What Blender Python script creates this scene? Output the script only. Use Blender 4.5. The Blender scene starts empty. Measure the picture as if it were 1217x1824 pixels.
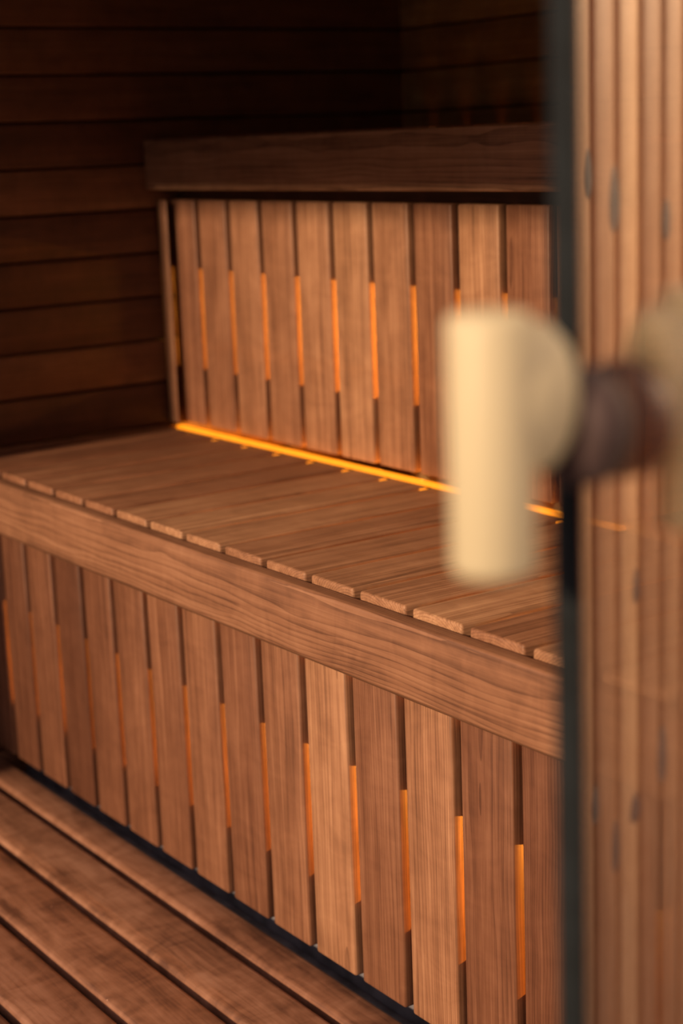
import bpy, bmesh, math, random
from mathutils import Vector, Matrix, Euler
random.seed(7)
S = bpy.context.scene
COL = S.collection

# ------------------------------------------------------------------ camera
CAM = Vector((1.65264, -1.07394, 0.49030))
yaw, pit, rol, fpx = 0.9680, -0.2170, -0.0382, 3014.34
fw = Vector((-math.sin(yaw)*math.cos(pit), math.cos(yaw)*math.cos(pit), math.sin(pit)))
rt = Vector((math.cos(yaw), math.sin(yaw), 0)); up = rt.cross(fw)
r2 = rt*math.cos(rol)+up*math.sin(rol); u2 = -rt*math.sin(rol)+up*math.cos(rol)
cd = bpy.data.cameras.new('camera'); cam = bpy.data.objects.new('camera', cd); COL.objects.link(cam)
cam.matrix_world = Matrix(((r2.x, u2.x, -fw.x, CAM.x), (r2.y, u2.y, -fw.y, CAM.y), (r2.z, u2.z, -fw.z, CAM.z), (0, 0, 0, 1)))
cd.sensor_fit = 'AUTO'; cd.sensor_width = 36; cd.lens = fpx/1824*36
cd.clip_start = 0.02; cd.clip_end = 100
cd.dof.use_dof = True; cd.dof.focus_distance = 1.85; cd.dof.aperture_fstop = 3.6
S.camera = cam

# ------------------------------------------------------------------ light
S.view_settings.view_transform = 'Standard'; S.view_settings.look = 'None'
S.view_settings.gamma = 1; S.view_settings.use_curve_mapping = False
S.view_settings.exposure = 0.0
w = bpy.data.worlds.new('sky'); S.world = w; w.use_nodes = True
wn = w.node_tree.nodes; bg = wn['Background']
bg.inputs[0].default_value = (0.80, 0.62, 0.60, 1); bg.inputs[1].default_value = 0.95
SUN_DIR = Vector((-0.12, 0.93, -0.34)).normalized()
sd = bpy.data.lights.new('low_sun', 'SUN'); sd.energy = 5.2; sd.angle = math.radians(3.0); sd.color = (1, 0.70, 0.42)
sun = bpy.data.objects.new('low_sun', sd); COL.objects.link(sun)
sun.rotation_euler = SUN_DIR.to_track_quat('-Z', 'Y').to_euler()
sun.location = (2, -4, 3)

# ------------------------------------------------------------------ helpers
def tag(o, label=None, cat=None, group=None, kind=None):
    if label: o['label'] = label
    if cat: o['category'] = cat
    if group: o['group'] = group
    if kind: o['kind'] = kind
    return o
def empty(name, loc):
    o = bpy.data.objects.new(name, None); COL.objects.link(o); o.location = loc; o.empty_display_size = .05
    return o
def basis(ax, ay, o):
    ax = Vector(ax).normalized(); ay = Vector(ay).normalized(); az = ax.cross(ay)
    return Matrix(((ax.x, ay.x, az.x, o[0]), (ax.y, ay.y, az.y, o[1]), (ax.z, ay.z, az.z, o[2]), (0, 0, 0, 1)))
def add_box(bm, c, s, bev=0.0, seg=2):
    """box centre c, size s, all edges eased"""
    r = bmesh.ops.create_cube(bm, size=1.0)
    vs = r['verts']
    for v in vs: v.co = Vector((v.co.x*s[0]+c[0], v.co.y*s[1]+c[1], v.co.z*s[2]+c[2]))
    n0 = set(bm.verts) - set(vs)
    if bev > 0:
        es = {e for v in vs for e in v.link_edges}
        bmesh.ops.bevel(bm, geom=list(es), offset=bev, segments=seg, profile=.5, affect='EDGES')
    return [v for v in bm.verts if v not in n0]
def finish(bm, name, mat, parent=None, M=None, tone=1.0, seeds=None, smooth=True):
    me = bpy.data.meshes.new(name); bm.normal_update()
    layer = bm.verts.layers.float.get('seed'); 
    bm.to_mesh(me); bm.free(); me.materials.append(mat)
    if 'seed' not in me.attributes:
        a = me.attributes.new('seed', 'FLOAT', 'POINT'); sd_ = random.random()
        a.data.foreach_set('value', [sd_]*len(me.vertices))
    if 'tone' not in me.attributes:
        a = me.attributes.new('tone', 'FLOAT', 'POINT'); a.data.foreach_set('value', [tone]*len(me.vertices))
    if smooth:
        for p_ in me.polygons: p_.use_smooth = max(abs(p_.normal.x), abs(p_.normal.y), abs(p_.normal.z)) < .9995
        me.set_sharp_from_angle(angle=math.radians(50))
    o = bpy.data.objects.new(name, me); COL.objects.link(o)
    if M is None: M = Matrix.Identity(4)
    if parent is not None:
        o.parent = parent; o.matrix_local = Matrix.Translation(-parent.location) @ M
    else: o.matrix_world = M
    return o
def board(name, L, W, T, M, mat, parent=None, tone=1.0, bev=0.0025, seg=2):
    """one board: grain runs along its local X, M puts its centre in the world"""
    bm = bmesh.new(); add_box(bm, (0, 0, 0), (L, W, T), bev, seg)
    return finish(bm, name, mat, parent, M, tone)
def boards_mesh(name, items, mat, parent=None, M=None):
    """several boards of one continuous cladding in one mesh; items = (centre, size, bevel, tone)"""
    bm = bmesh.new(); ls = bm.verts.layers.float.new('seed'); lt = bm.verts.layers.float.new('tone')
    for c, s, b, t in items:
        vs = add_box(bm, c, s, b, 2); r_ = random.random()
        for v in vs: v[ls] = r_; v[lt] = t
    return finish(bm, name, mat, parent, M)

# ------------------------------------------------------------------ materials
class NT:
    def __init__(s, name):
        s.m = bpy.data.materials.new(name); s.m.use_nodes = True; s.t = s.m.node_tree; s.t.nodes.clear()
    def n(s, typ, **kw):
        x = s.t.nodes.new(typ)
        for k, v in kw.items():
            if k.startswith('i_'):
                x.inputs[k[2:].replace('_', ' ')].default_value = v
            else: setattr(x, k, v)
        return x
    def l(s, a, b): s.t.links.new(a, b)
    def math(s, op, a, b=None, c=None):
        x = s.n('ShaderNodeMath', operation=op)
        for i, v in enumerate((a, b, c)):
            if v is None: continue
            if isinstance(v, (int, float)): x.inputs[i].default_value = v
            else: s.l(v, x.inputs[i])
        return x.outputs[0]
def wood(name, dark, mid, light, rough=.5, ring=.45, ringscale=230, mottle=.3, fine=.35, bump=.15, tonevar=.25, spec=.35, offmax=1.0, warpk=1.0):
    k = NT(name)
    tc = k.n('ShaderNodeTexCoord'); at = k.n('ShaderNodeAttribute', attribute_name='seed'); at2 = k.n('ShaderNodeAttribute', attribute_name='tone')
    sep = k.n('ShaderNodeSeparateXYZ'); k.l(tc.outputs['Object'], sep.inputs[0])
    sd_ = at.outputs['Fac']
    x = k.math('ADD', sep.outputs[0], k.math('MULTIPLY', sd_, 37.0))
    y = k.math('ADD', sep.outputs[1], k.math('MULTIPLY', sd_, 0.0)); z = sep.outputs[2]
    comb = k.n('ShaderNodeCombineXYZ'); k.l(x, comb.inputs[0]); k.l(y, comb.inputs[1]); k.l(z, comb.inputs[2])
    def noise(sx, sy, detail=3, rgh=.5, dist=0.0):
        mp = k.n('ShaderNodeMapping'); mp.inputs['Scale'].default_value = (sx, sy, sy); k.l(comb.outputs[0], mp.inputs[0])
        nz = k.n('ShaderNodeTexNoise'); nz.inputs['Scale'].default_value = 1; nz.inputs['Detail'].default_value = detail
        nz.inputs['Roughness'].default_value = rgh; nz.inputs['Distortion'].default_value = dist
        k.l(mp.outputs[0], nz.inputs['Vector']); return nz.outputs['Fac']
    # growth rings: distance from a pith line placed at random beside each board
    warp = k.math('MULTIPLY', k.math('SUBTRACT', noise(3.2, 14, 2), .5), .045*warpk)
    warp2 = k.math('MULTIPLY', k.math('SUBTRACT', noise(9, 40, 1), .5), .004*warpk)
    oy = k.math('MULTIPLY', k.math('SUBTRACT', k.math('FRACT', k.math('MULTIPLY', sd_, 17.13)), .5), .10*offmax)
    oz = k.math('ADD', .022, k.math('MULTIPLY', k.math('FRACT', k.math('MULTIPLY', sd_, 91.7)), .06))
    yy = k.math('ADD', sep.outputs[1], oy); zz = k.math('ADD', sep.outputs[2], oz)
    yy = k.math('ADD', yy, warp); zz = k.math('ADD', zz, warp2)
    rad = k.math('SQRT', k.math('ADD', k.math('MULTIPLY', yy, yy), k.math('MULTIPLY', zz, zz)))
    ph = k.math('FRACT', k.math('MULTIPLY', rad, ringscale))
    rg = k.math('POWER', ph, 3.0)                                        # late wood: a thin darker line
    fib = noise(9, 520, 2, .6); fib2 = noise(3.0, 95, 3, .55); mot = noise(7, 22, 4, .6, .4); cross = noise(26, 12, 3, .6, 1.2)
    v = k.math('ADD', .5, k.math('MULTIPLY', k.math('SUBTRACT', fib, .5), fine*1.2))
    v = k.math('ADD', v, k.math('MULTIPLY', k.math('SUBTRACT', fib2, .5), fine*1.6))
    v = k.math('ADD', v, k.math('MULTIPLY', k.math('SUBTRACT', mot, .5), mottle*1.6))
    v = k.math('ADD', v, k.math('MULTIPLY', k.math('SUBTRACT', cross, .5), mottle*.8))
    v = k.math('SUBTRACT', v, k.math('MULTIPLY', k.math('SUBTRACT', rg, .25), ring))
    cr = k.n('ShaderNodeValToRGB'); e = cr.color_ramp.elements
    e[0].position = .12; e[0].color = (*dark, 1); e[1].position = .9; e[1].color = (*light, 1)
    m_ = e.new(.5); m_.color = (*mid, 1); k.l(v, cr.inputs[0])
    tn = k.math('ADD', at2.outputs['Fac'], k.math('MULTIPLY', k.math('SUBTRACT', k.math('FRACT', k.math('MULTIPLY', sd_, 53.3)), .5), tonevar))
    mx = k.n('ShaderNodeVectorMath', operation='SCALE'); k.l(cr.outputs[0], mx.inputs[0]); k.l(tn, mx.inputs['Scale'])
    hv = k.n('ShaderNodeCombineXYZ'); hv.inputs[0].default_value = 1.0
    k.l(k.math('ADD', 1.0, k.math('MULTIPLY', k.math('SUBTRACT', tn, 1.0), .30)), hv.inputs[1])
    k.l(k.math('ADD', 1.0, k.math('MULTIPLY', k.math('SUBTRACT', tn, 1.0), .30)), hv.inputs[2])
    hm = k.n('ShaderNodeVectorMath', operation='MULTIPLY'); k.l(mx.outputs[0], hm.inputs[0]); k.l(hv.outputs[0], hm.inputs[1]); mx = hm
    # small specks of dust and scratches
    vo = k.n('ShaderNodeTexVoronoi'); vo.inputs['Scale'].default_value = 38; k.l(tc.outputs['Object'], vo.inputs['Vector'])
    sp = k.math('LESS_THAN', vo.outputs['Distance'], .035)
    wn_ = k.n('ShaderNodeTexWhiteNoise', noise_dimensions='3D'); k.l(vo.outputs['Position'], wn_.inputs['Vector'])
    sp = k.math('MULTIPLY', sp, k.math('GREATER_THAN', wn_.outputs['Value'], .9))
    mc = k.n('ShaderNodeMixRGB'); mc.inputs['Color2'].default_value = (min(1, light[0]*1.8), min(1, light[1]*2), min(1, light[2]*2.2), 1)
    k.l(sp, mc.inputs['Fac']); k.l(mx.outputs[0], mc.inputs['Color1'])
    b = k.n('ShaderNodeBsdfPrincipled'); k.l(mc.outputs[0], b.inputs['Base Color'])
    k.l(k.math('ADD', rough-.06, k.math('MULTIPLY', fib2, .12)), b.inputs['Roughness']); b.inputs['Specular IOR Level'].default_value = spec
    bp = k.n('ShaderNodeBump'); bp.inputs['Strength'].default_value = bump; bp.inputs['Distance'].default_value = .0006
    k.l(v, bp.inputs['Height']); k.l(bp.outputs[0], b.inputs['Normal'])
    o = k.n('ShaderNodeOutputMaterial'); k.l(b.outputs[0], o.inputs[0])
    return k.m
def plain(name, col, rough=.5, metal=0, spec=.5, noise_amt=.25, nscale=60, emit=None, estr=0):
    k = NT(name); b = k.n('ShaderNodeBsdfPrincipled'); tc = k.n('ShaderNodeTexCoord')
    nz = k.n('ShaderNodeTexNoise'); nz.inputs['Scale'].default_value = nscale; nz.inputs['Detail'].default_value = 5
    k.l(tc.outputs['Object'], nz.inputs['Vector'])
    cr = k.n('ShaderNodeValToRGB'); e = cr.color_ramp.elements
    e[0].position = .3; e[0].color = (*[c*(1-noise_amt) for c in col], 1); e[1].position = .7; e[1].color = (*[c*(1+noise_amt) for c in col], 1)
    k.l(nz.outputs['Fac'], cr.inputs[0]); k.l(cr.outputs[0], b.inputs['Base Color'])
    b.inputs['Roughness'].default_value = rough; b.inputs['Metallic'].default_value = metal; b.inputs['Specular IOR Level'].default_value = spec
    if emit: b.inputs['Emission Color'].default_value = (*emit, 1); b.inputs['Emission Strength'].default_value = estr
    o = k.n('ShaderNodeOutputMaterial'); k.l(b.outputs[0], o.inputs[0]); return k.m

M_bench = wood('thermo_aspen', (.115, .050, .028), (.235, .108, .060), (.37, .19, .110), ring=.30, ringscale=300, mottle=.42, fine=.52, warpk=.5)
M_beam = wood('thermo_aspen_flat_sawn', (.105, .046, .027), (.215, .098, .056), (.31, .155, .092), ring=.36, ringscale=260, fine=.42, mottle=.45, warpk=.7)
M_floor = wood('thermo_aspen_deck', (.105, .046, .029), (.225, .105, .064), (.33, .170, .112), ring=.14, mottle=1.15, fine=.3)
M_wall = wood('dark_thermo_wall_wood', (.045, .016, .007), (.10, .037, .016), (.17, .068, .032), ring=.2, mottle=.5, tonevar=.35)
M_clad = wood('oiled_pine', (.42, .22, .11), (.62, .35, .18), (.78, .50, .29), ring=.15, mottle=.35, tonevar=.25, ringscale=160)
M_birch = wood('pale_birch', (.46, .40, .27), (.54, .475, .325), (.60, .54, .39), ring=.05, mottle=.15, fine=.12, tonevar=.0, rough=.5)
M_knot = plain('knot_wood', (.13, .10, .085), .6)
M_backing = plain('dark_backing_felt', (.05, .018, .010), .9)
M_frame = wood('rough_batten', (.06, .028, .015), (.11, .05, .028), (.16, .08, .045), ring=.2)
M_base = plain('dark_floor_membrane', (.15, .15, .18), .45, noise_amt=.5, nscale=25)
M_seal = plain('black_edge_profile', (.010, .013, .016), .8, spec=.15)
M_bronze = plain('dark_bronze', (.055, .034, .036), .6, metal=.1, spec=.3)
M_ground = plain('gravel_ground', (.16, .13, .11), .9, nscale=30)
LEDC = (1.0, .37, .04)
M_led = plain('amber_led_diffuser', (.25, .10, .02), .5, emit=(1.0, .27, .004), estr=1.5)
M_ledhid = plain('amber_led_lamp', (.9, .6, .2), .5, emit=(1.0, .42, .04), estr=14)
def glass_mat():
    k = NT('mirror_tinted_glass')
    tr = k.n('ShaderNodeBsdfTransparent'); tr.inputs[0].default_value = (.97, .94, .90, 1)
    gl = k.n('ShaderNodeBsdfGlossy'); gl.inputs['Roughness'].default_value = .015; gl.inputs['Color'].default_value = (.95, .93, .92, 1)
    mx = k.n('ShaderNodeMixShader'); mx.inputs[0].default_value = .67; k.l(tr.outputs[0], mx.inputs[1]); k.l(gl.outputs[0], mx.inputs[2])
    o = k.n('ShaderNodeOutputMaterial'); k.l(mx.outputs[0], o.inputs[0]); return k.m
M_glass = glass_mat()

# ------------------------------------------------------------------ room shell
XL, XR, YB, YF = -0.98, 1.95, 0.9142, -0.60
ZG, ZC = -2.0, 1.05
PITCH, Z0 = 0.0756, 0.0812
zs = [Z0+PITCH*i for i in range(-9, 13)]
def horizontal_cladding(name, length, M, label, tn=1.0):
    """M: local X along the wall, local Y up, local Z out of the wall; origin at z=0 height"""
    items = []
    for z in zs: items.append(((0, z+PITCH/2, -.008), (length, PITCH-.0035, .016), .0022, tn*random.uniform(.7, 1.2)))
    items.append(((0, (zs[0]+zs[-1]+PITCH)/2, -.02), (length, zs[-1]-zs[0]+PITCH+.02, .012), 0, .15))
    o = boards_mesh(name, items, M_wall, None, M); tag(o, label, None, None, 'structure'); return o
LY = YB+.08-(YF-.05)
horizontal_cladding('wall_left', LY, basis((0, 1, 0), (0, 0, 1), (XL, (YB+.08+YF-.05)/2, 0)), 'dark horizontal board wall left of the benches')
horizontal_cladding('wall_back', XR-XL+.09, basis((1, 0, 0), (0, 0, 1), ((XL+XR)/2+.001, YB, 0)), 'dark horizontal board wall behind the upper bench', 3.0)
horizontal_cladding('wall_right', LY, basis((0, -1, 0), (0, 0, 1), (XR, (YB+.08+YF-.05)/2, 0)), 'dark board wall at the far right end')
# ceiling
items = []
for i in range(20):
    items.append(((0, -.75+i*.09, 0), (XR-XL+.1, .086, .016), .002, random.uniform(.7, 1.1)))
tag(boards_mesh('ceiling', items, M_wall, None, Matrix.Translation(((XL+XR)/2, 0, ZC))), 'dark boarded sauna ceiling', kind='structure')
bm = bmesh.new(); add_box(bm, ((XL+XR)/2, .15, ZC+.05), (XR-XL+.3, 1.9, .06)); 
tag(finish(bm, 'trim_1', M_backing), 'flat roof slab over the sauna', kind='structure')
# floor base under the duckboards
bm = bmesh.new(); add_box(bm, ((XL+XR)/2, .14, -.60), (XR-XL+.04, 1.62, .06))
tag(finish(bm, 'floor', M_base), 'dark sauna floor seen in the gap under the bench', kind='structure')
# front wall: left part, header over the door, all clad outside with pine
JAMB, HEAD = -.83, .766  # opening edges, out of view, set for the shadows they cast inside
fi = []
x = XL-.12
while x < JAMB-.05:
    fi.append(((x+.045, YF-.04, (ZG+1.25)/2), (.086, .022, 1.25-ZG), .002, random.uniform(.85, 1.1))); x += .09
fi.append(((XL-.12+JAMB)/2*1.0 and (((XL-.12+JAMB)/2), YF, (ZG+1.25)/2), (JAMB-XL+.12, .05, 1.25-ZG), 0, .25))
tag(boards_mesh('wall_front_left', fi, M_clad), 'front wall left of the door opening', kind='structure')
fi = []
x = JAMB
while x < XR:
    fi.append(((x+.045, YF-.04, (HEAD+1.25)/2), (.086, .022, 1.25-HEAD), .002, random.uniform(.85, 1.1))); x += .09
fi.append((((JAMB+XR)/2, YF, (HEAD+1.25)/2), (XR-JAMB, .05, 1.25-HEAD), 0, .25))
tag(boards_mesh('wall_front_top', fi, M_clad), 'front wall panel over the door opening', kind='structure')
bm = bmesh.new(); add_box(bm, ((JAMB+XR)/2, YF, (ZG-.58)/2), (XR-JAMB, .05, -.58-ZG))
tag(finish(bm, 'wall_front_bottom', M_frame), 'plinth below the sauna door', kind='structure')
# ground
bm = bmesh.new(); add_box(bm, (0, -25, ZG-.05), (90, 80, .1)); tag(finish(bm, 'ground', M_ground), 'ground outside the sauna', kind='structure')

# added trees, out of view, that dim the sun low on the cladding
M_leaf = plain('sun_block_foliage', (.05, .07, .03), .9, nscale=3)
bm = bmesh.new()
for i in range(26):
    cx_ = -30+i*2.4+random.uniform(-.6, .6); top = 15.7+random.uniform(-.25, .25); rr = random.uniform(2.2, 2.9)
    vs = bmesh.ops.create_icosphere(bm, subdivisions=3, radius=1.0)['verts']
    for v in vs:
        n_ = 1+.06*math.sin(v.co.x*9+i)*math.sin(v.co.y*8+2*i)*math.sin(v.co.z*10)
        v.co = Vector((v.co.x*rr*n_+cx_, v.co.y*2.4*n_-47, (ZG+top)/2+v.co.z*(top-ZG)/2*n_))
tl = finish(bm, 'sun_block_trees', M_leaf); tag(tl, 'unseen row of trees added to dim the sun low down', 'trees', None, 'stuff')

# ------------------------------------------------------------------ cladding of the wing outside, mirrored in the glass
WN = Vector((.94, -.34, 0)).normalized(); WU = Vector((-WN.y*-1, 0, 0)); WU = Vector((WN.y, -WN.x, 0)).normalized()
WB = Vector((-1.22, -2.90, 0))
wp, ww = .1225, .094
items = []; knots = []
ZT = 1.6
Mw = basis((0, 0, 1), (WU.x, WU.y, 0), WB)       # local X up, local Y along the wall
outz = Mw.to_3x3() @ Vector((0, 0, 1)); sg = 1 if outz.dot(WN) > 0 else -1
U0 = -.260
for i in range(-3, 8):
    u = U0+i*wp
    items.append((((ZT+ZG)/2, u+ww/2-wp*0, 0), (ZT-ZG, ww, .045), .004, random.uniform(.82, 1.12)))
items.append((((ZT+ZG)/2, U0+2.5*wp, -sg*.060), (ZT-ZG, 11*wp, .04), 0, .07))
wing = boards_mesh('wall_outside', items, M_clad, None, Mw)
tag(wing, 'outdoor wall of upright pine slats mirrored in the glass door', kind='structure')

for (u, z, a, b) in ((-.177, .395, .020, .055), (-.046, .334, .024, .075), (.235, .272, .022, .050), (.082, -.02, .016, .040), (.068, -.598, .016, .045),
                     (.062, -1.174, .026, .040), (.222, -1.082, .028, .080), (-.156, -1.086, .020, .050), (-.048, -1.235, .018, .070)):
    bm = bmesh.new(); bmesh.ops.create_uvsphere(bm, u_segments=20, v_segments=10, radius=1.0)
    for v in bm.verts: v.co = Vector((v.co.x*b, v.co.y*a*(1-.25*v.co.x), v.co.z*.0016))
    kn = finish(bm, 'knot', M_knot, wing); kn.matrix_parent_inverse = Matrix.Identity(4); kn.matrix_local = Matrix.Translation((z, u, sg*.0225))

# ------------------------------------------------------------------ upper and lower benches
P = .1
def vertical_slat(parent, xl, w_, z0, z1, yfront, t=.020, tone=1.0, name='skirt_slat', mat=None):
    M = basis((0, 0, 1), (1, 0, 0), (xl+w_/2, yfront+t/2, (z0+z1)/2))
    return board(name, z1-z0, w_, t, M, mat or M_bench, parent, tone, .0028)
def seat_board(parent, xl, w_, y0, y1, ztop, t=.024, tone=1.0):
    M = basis((0, 1, 0), (-1, 0, 0), (xl+w_/2, (y0+y1)/2, ztop-t/2))
    return board('seat_board', y1-y0, w_, t, M, M_bench, parent, tone, .0035, 3)
def long_board(parent, name, x0, x1, y0, y1, z0, z1, mat, tone=1.0, bev=.004, face='front'):
    if face == 'front': M = basis((1, 0, 0), (0, 0, 1), ((x0+x1)/2, (y0+y1)/2, (z0+z1)/2)); return board(name, x1-x0, z1-z0, y1-y0, M, mat, parent, tone, bev, 3)
    M = basis((1, 0, 0), (0, 1, 0), ((x0+x1)/2, (y0+y1)/2, (z0+z1)/2)); return board(name, x1-x0, y1-y0, z1-z0, M, mat, parent, tone, bev, 3)

# ---- lower bench
LB_R = 1.02
lower = empty('lower_sauna_bench', (0.0, .17, -.57))
tag(lower, 'long lower sauna bench with cross boards and an upright slatted front reaching the floor', 'bench')
tones_low = {-9: .5, -8: .46, -7: .50, -6: .54, -5: .60, -4: .66, -3: .76, -2: .60, -1: .82, 0: 1.24, 1: .74, 2: 1.08, 3: .60, 4: .54,  # left slats step darker: shade put into the wood tone
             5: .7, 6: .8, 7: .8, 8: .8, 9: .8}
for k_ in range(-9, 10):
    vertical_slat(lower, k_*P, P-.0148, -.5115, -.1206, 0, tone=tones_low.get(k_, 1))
vertical_slat(lower, -.978, .0632, -.5115, -.1206, 0, tone=.8)
long_board(lower, 'fascia_board', XL+.001, LB_R, -.058, -.034, -.0904, -.0075, M_beam, 1.18, .0045)
q, gwp = .0965, .0125
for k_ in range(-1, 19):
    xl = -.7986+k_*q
    seat_board(lower, xl, q-gwp, -.0315, .375, 0, tone=(random.choice((1.0, 1.15, 1.3, 1.35, 1.1)) if k_ > 3 else .82+.06*k_))  # left boards darken leftward, shade worked into their tone
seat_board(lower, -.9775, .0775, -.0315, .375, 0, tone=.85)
long_board(lower, 'rail', XL+.001, LB_R-.02, .0205, .045, -.2431, -.125, M_frame, 1, .002)
long_board(lower, 'rail', XL+.001, LB_R-.02, .0205, .045, -.505, -.411, M_frame, 1, .002)
long_board(lower, 'leak_board', XL+.001, LB_R-.02, .047, .057, -.569, -.47, M_base, .3, .001)  # added dark board, stops strip light leaking out under the slats
long_board(lower, 'rail', XL+.001, LB_R-.02, -.0335, .012, -.105, -.0245, M_frame, 1, .002)
long_board(lower, 'rail', XL+.001, LB_R-.02, .335, .372, -.075, -.0245, M_frame, 1.2, .002)
# ---- upper bench
UB_R = .165
upper = empty('upper_sauna_bench', (-.4, .6, 0))
tag(upper, 'upper sauna bench tier with a broad front beam over an upright slatted front', 'bench')
tones_up = [.80, .84, 1.02, .88, 1.05, 1.18, 1.15, .92, 1.20, .78, .8]
for k_ in range(11):
    vertical_slat(upper, -.9707+k_*P+(-.003 if k_ else 0), P-.0148-(.004 if k_ == 0 else 0), .0087, .3979, .3937, tone=tones_up[k_])
vertical_slat(upper, -.9795, .0300, .0087, .3979, .3725, t=.0055, tone=1.1, name='end_batten')
long_board(upper, 'front_beam', XL+.0005, UB_R, .3533, .3775, .4167, .5, M_beam, 1.55, .0025)
for k_ in range(12):
    xl = -.979+.0042+k_*q - .0
    if xl+q-gwp > UB_R: break
    seat_board(upper, xl, q-gwp, .3795, YB-.004, .5022, tone=random.choice((.9, 1, 1.1)))
long_board(upper, 'rail', XL+.001, UB_R-.0235, .4145, .440, .2772, .476, M_frame, 1, .002)
long_board(upper, 'rail', XL+.001, UB_R-.0235, .4145, .440, .0290, .1110, M_frame, 1, .002)
long_board(upper, 'rail', XL+.001, UB_R-.0235, .3795, .42, .415, .477, M_frame, 1, .002)
# right end panel of the upper bench
vertical_slat(upper, .1263, .0360, .0087, .3979, .3937, tone=.85)
M = basis((0, 1, 0), (0, 0, 1), (UB_R-.013, .6620, .24)); board('end_panel', .494, .46, .02, M, M_bench, upper, 1)

# ------------------------------------------------------------------ amber light strips
def strip(name, x0, x1, y, z, sy, sz, mat, label):
    bm = bmesh.new(); add_box(bm, ((x0+x1)/2, y, z), (x1-x0, sy, sz), min(sy, sz)*.3, 2)
    r = empty(name, ((x0+x1)/2, y, z-sz/2)); tag(r, label, 'light strip')
    finish(bm, 'diffuser', mat, r)
    bm = bmesh.new(); add_box(bm, ((x0+x1)/2, y, z-sz/2-.0015), (x1-x0, sy+.002, .003), .0005)
    finish(bm, 'channel', M_seal, r); return r
strip('light_strip', -.968, .153, .3855, .000, .013, .006, M_led, 'glowing amber light strip along the back edge of the lower bench seat')
for k_ in range(-1, 10):                                            # glowing blocks added in the board gaps in place of strip light
    bm = bmesh.new(); add_box(bm, (-.7986+k_*.0965-.00625, .3640, -.0045), (.0118, .011, .006), .0012)
    finish(bm, 'gap_glow', M_led, lower)
def lamp_strip(name, x0, x1, y, z, label, power, up_power=0):
    r = empty(name, ((x0+x1)/2, y, z)); tag(r, label, 'light strip')
    bm = bmesh.new(); add_box(bm, ((x0+x1)/2, y+.008, z), (x1-x0, .008, .02), .001); finish(bm, 'channel', M_seal, r)
    bm = bmesh.new(); add_box(bm, ((x0+x1)/2, y+.003, z), (x1-x0, .003, .014), .0005); finish(bm, 'diffuser', M_ledhid, r)
    ld = bpy.data.lights.new(name+'_light', 'AREA'); ld.shape = 'RECTANGLE'; ld.size = x1-x0; ld.size_y = .012; ld.energy = power; ld.color = LEDC
    lo = bpy.data.objects.new(name+'_light', ld); COL.objects.link(lo); lo.parent = r
    lo.location = (0, -.001, 0); lo.rotation_euler = (math.radians(-90), 0, 0)
    bm = bmesh.new(); add_box(bm, ((x0+x1)/2, y+.002, z+.055), (x1-x0, .21 if not up_power else .04, .003), .0005)
    if up_power: bm.free()
    else: finish(bm, 'shade', M_seal, r)  # added plate, keeps the hidden strip's light off the back wall
    if up_power:
        l2 = ld.copy(); l2.energy = up_power; o2 = bpy.data.objects.new(name+'_uplight', l2); COL.objects.link(o2); o2.parent = r
        o2.location = (0, -.004, .012); o2.rotation_euler = (math.radians(180+25), 0, 0)
    return r
lamp_strip('light_strip', -.96, .14, .80, .19, 'amber light strip hidden inside the upper bench that glows between its slats', 34)
lamp_strip('light_strip', -.96, 1.0, .36, -.325, 'amber light strip hidden inside the lower bench that glows between its slats', 30, 14)

# ------------------------------------------------------------------ duckboard floor
duck = empty('slatted_floor_grate', (0, -.3, -.57))
tag(duck, 'slatted wooden floor grate of wide rounded boards along the foot of the lower bench', 'floor grate')
ye = [(.0015, -.0540), (-.0655, -.1510), (-.1625, -.2535), (-.2650, -.3550), (-.3665, -.4560), (-.4675, -.5600)]
for i, (a, b) in enumerate(ye):
    M = basis((1, 0, 0), (0, 1, 0), (.42, (a+b)/2, -.5435)); board('floor_board', 2.78, a-b, .027, M, M_floor, duck, (1, 1.03, .98, .9, .85, .9)[i], .0085, 4)
for xx in (-.85, -.35, .15, .65, 1.15, 1.65):
    M = basis((0, 1, 0), (1, 0, 0), (xx, -.29, -.5635)); board('cross_batten', .54, .04, .0125, M, M_frame, duck, .8, .001)

# ------------------------------------------------------------------ glass door and handle
door = empty('door_1', (1.45, YF, -.56)); tag(door, 'tinted mirroring glass door at the right with a pale wooden handle', kind='structure')
bm = bmesh.new(); add_box(bm, (1.548, YF, .12), (.81, .006, 1.34), .0006, 1)
finish(bm, 'pane', M_glass, door, smooth=False)
bm = bmesh.new(); add_box(bm, (1.1362, YF, .12), (.015, .012, 1.34), .002, 2); finish(bm, 'edge_seal', M_seal, door)

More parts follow.
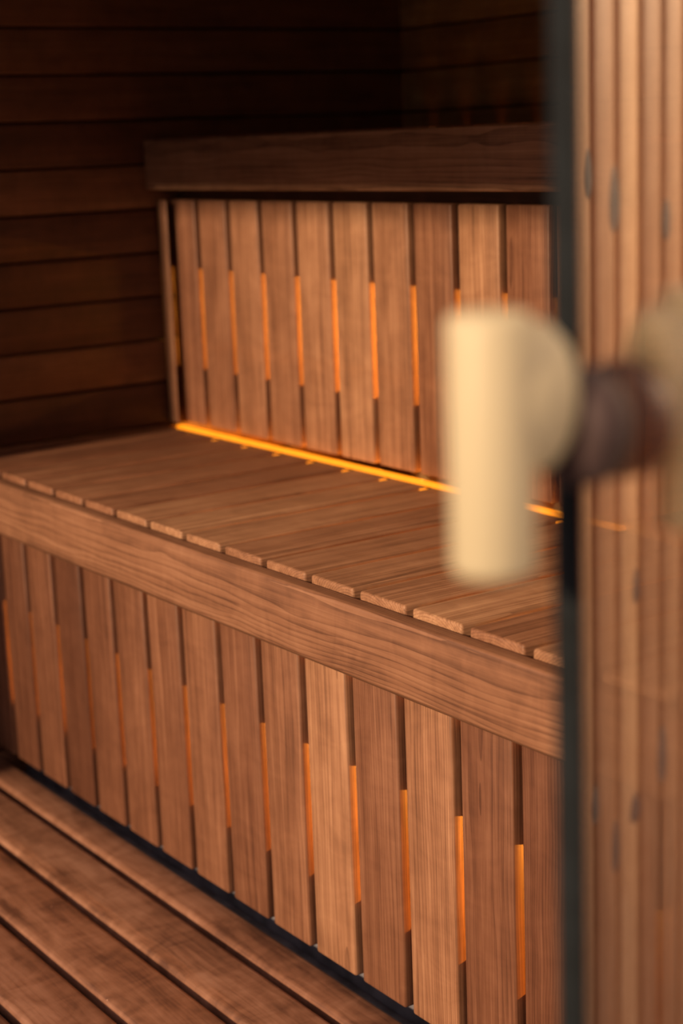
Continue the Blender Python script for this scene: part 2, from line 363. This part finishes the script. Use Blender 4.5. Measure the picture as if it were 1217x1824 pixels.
H = .057; L = Vector((1.1552, YF-.003-H, .3740))
def lathe(bm, prof, seg=40):
    rings = []
    for (r_, z_) in prof:
        rings.append([bm.verts.new((z_, r_*math.cos(2*math.pi*i/seg), r_*math.sin(2*math.pi*i/seg))) for i in range(seg)])
    for a, b in zip(rings, rings[1:]):
        for i in range(seg): bm.faces.new((a[i], a[(i+1) % seg], b[(i+1) % seg], b[i]))
    bm.faces.new(list(reversed(rings[0]))); bm.faces.new(rings[-1]); bmesh.ops.recalc_face_normals(bm, faces=bm.faces)
hd = empty('door_handle', L-Vector((0, 0, .053)))
tag(hd, 'pale round wooden handle on a thick stub fixed to the glass door edge', 'door handle')
R_ = .0168
bm = bmesh.new(); lathe(bm, [(R_-.004, -.053), (R_-.0012, -.0518), (R_, -.049), (R_, .046), (R_-.0012, .0488), (R_-.004, .050)])
finish(bm, 'grip', M_birch, hd, basis((0, 0, 1), (1, 0, 0), L))
bm = bmesh.new(); lathe(bm, [(.0165, .004), (.0170, .010), (.0170, .026), (.0135, .033)])
for v in bm.verts: v.co.z = v.co.z*1.75+.0150                        # tall oval bracket
finish(bm, 'bracket', M_birch, hd, basis((0, 1, 0), (-1, 0, 0), L))
bm = bmesh.new(); lathe(bm, [(.016, .035), (.0215, .036), (.0240, .040), (.0245, .047), (.0235, .053), (.020, H)])
finish(bm, 'collar', M_bronze, hd, basis((0, 1, 0), (0, 0, 1), L))

# ------------------------------------------------------------------ added lamp on the ceiling, out of view, to brighten the back wall
lp = empty('added_fill_lamp', (.75, .25, ZC-.09)); tag(lp, 'small round lamp added out of view to brighten the back wall', 'lamp')
M_opal = plain('opal_glass', (.8, .7, .55), .3, emit=(1, .55, .25), estr=1.5)
bm = bmesh.new(); bmesh.ops.create_uvsphere(bm, u_segments=24, v_segments=12, radius=.035)
finish(bm, 'globe', M_opal, lp, Matrix.Translation(Vector((.75, .25, ZC-.055))))
bm = bmesh.new(); bmesh.ops.create_cone(bm, cap_ends=True, segments=24, radius1=.04, radius2=.045, depth=.02)
finish(bm, 'socket', M_bronze, lp, Matrix.Translation(Vector((.75, .25, ZC-.018))))
pl = bpy.data.lights.new('globe_light', 'POINT'); pl.energy = 3.5; pl.color = (1, .55, .28); pl.shadow_soft_size = .03
po = bpy.data.objects.new('globe_light', pl); COL.objects.link(po); po.parent = lp; po.location = (0, 0, -.01)
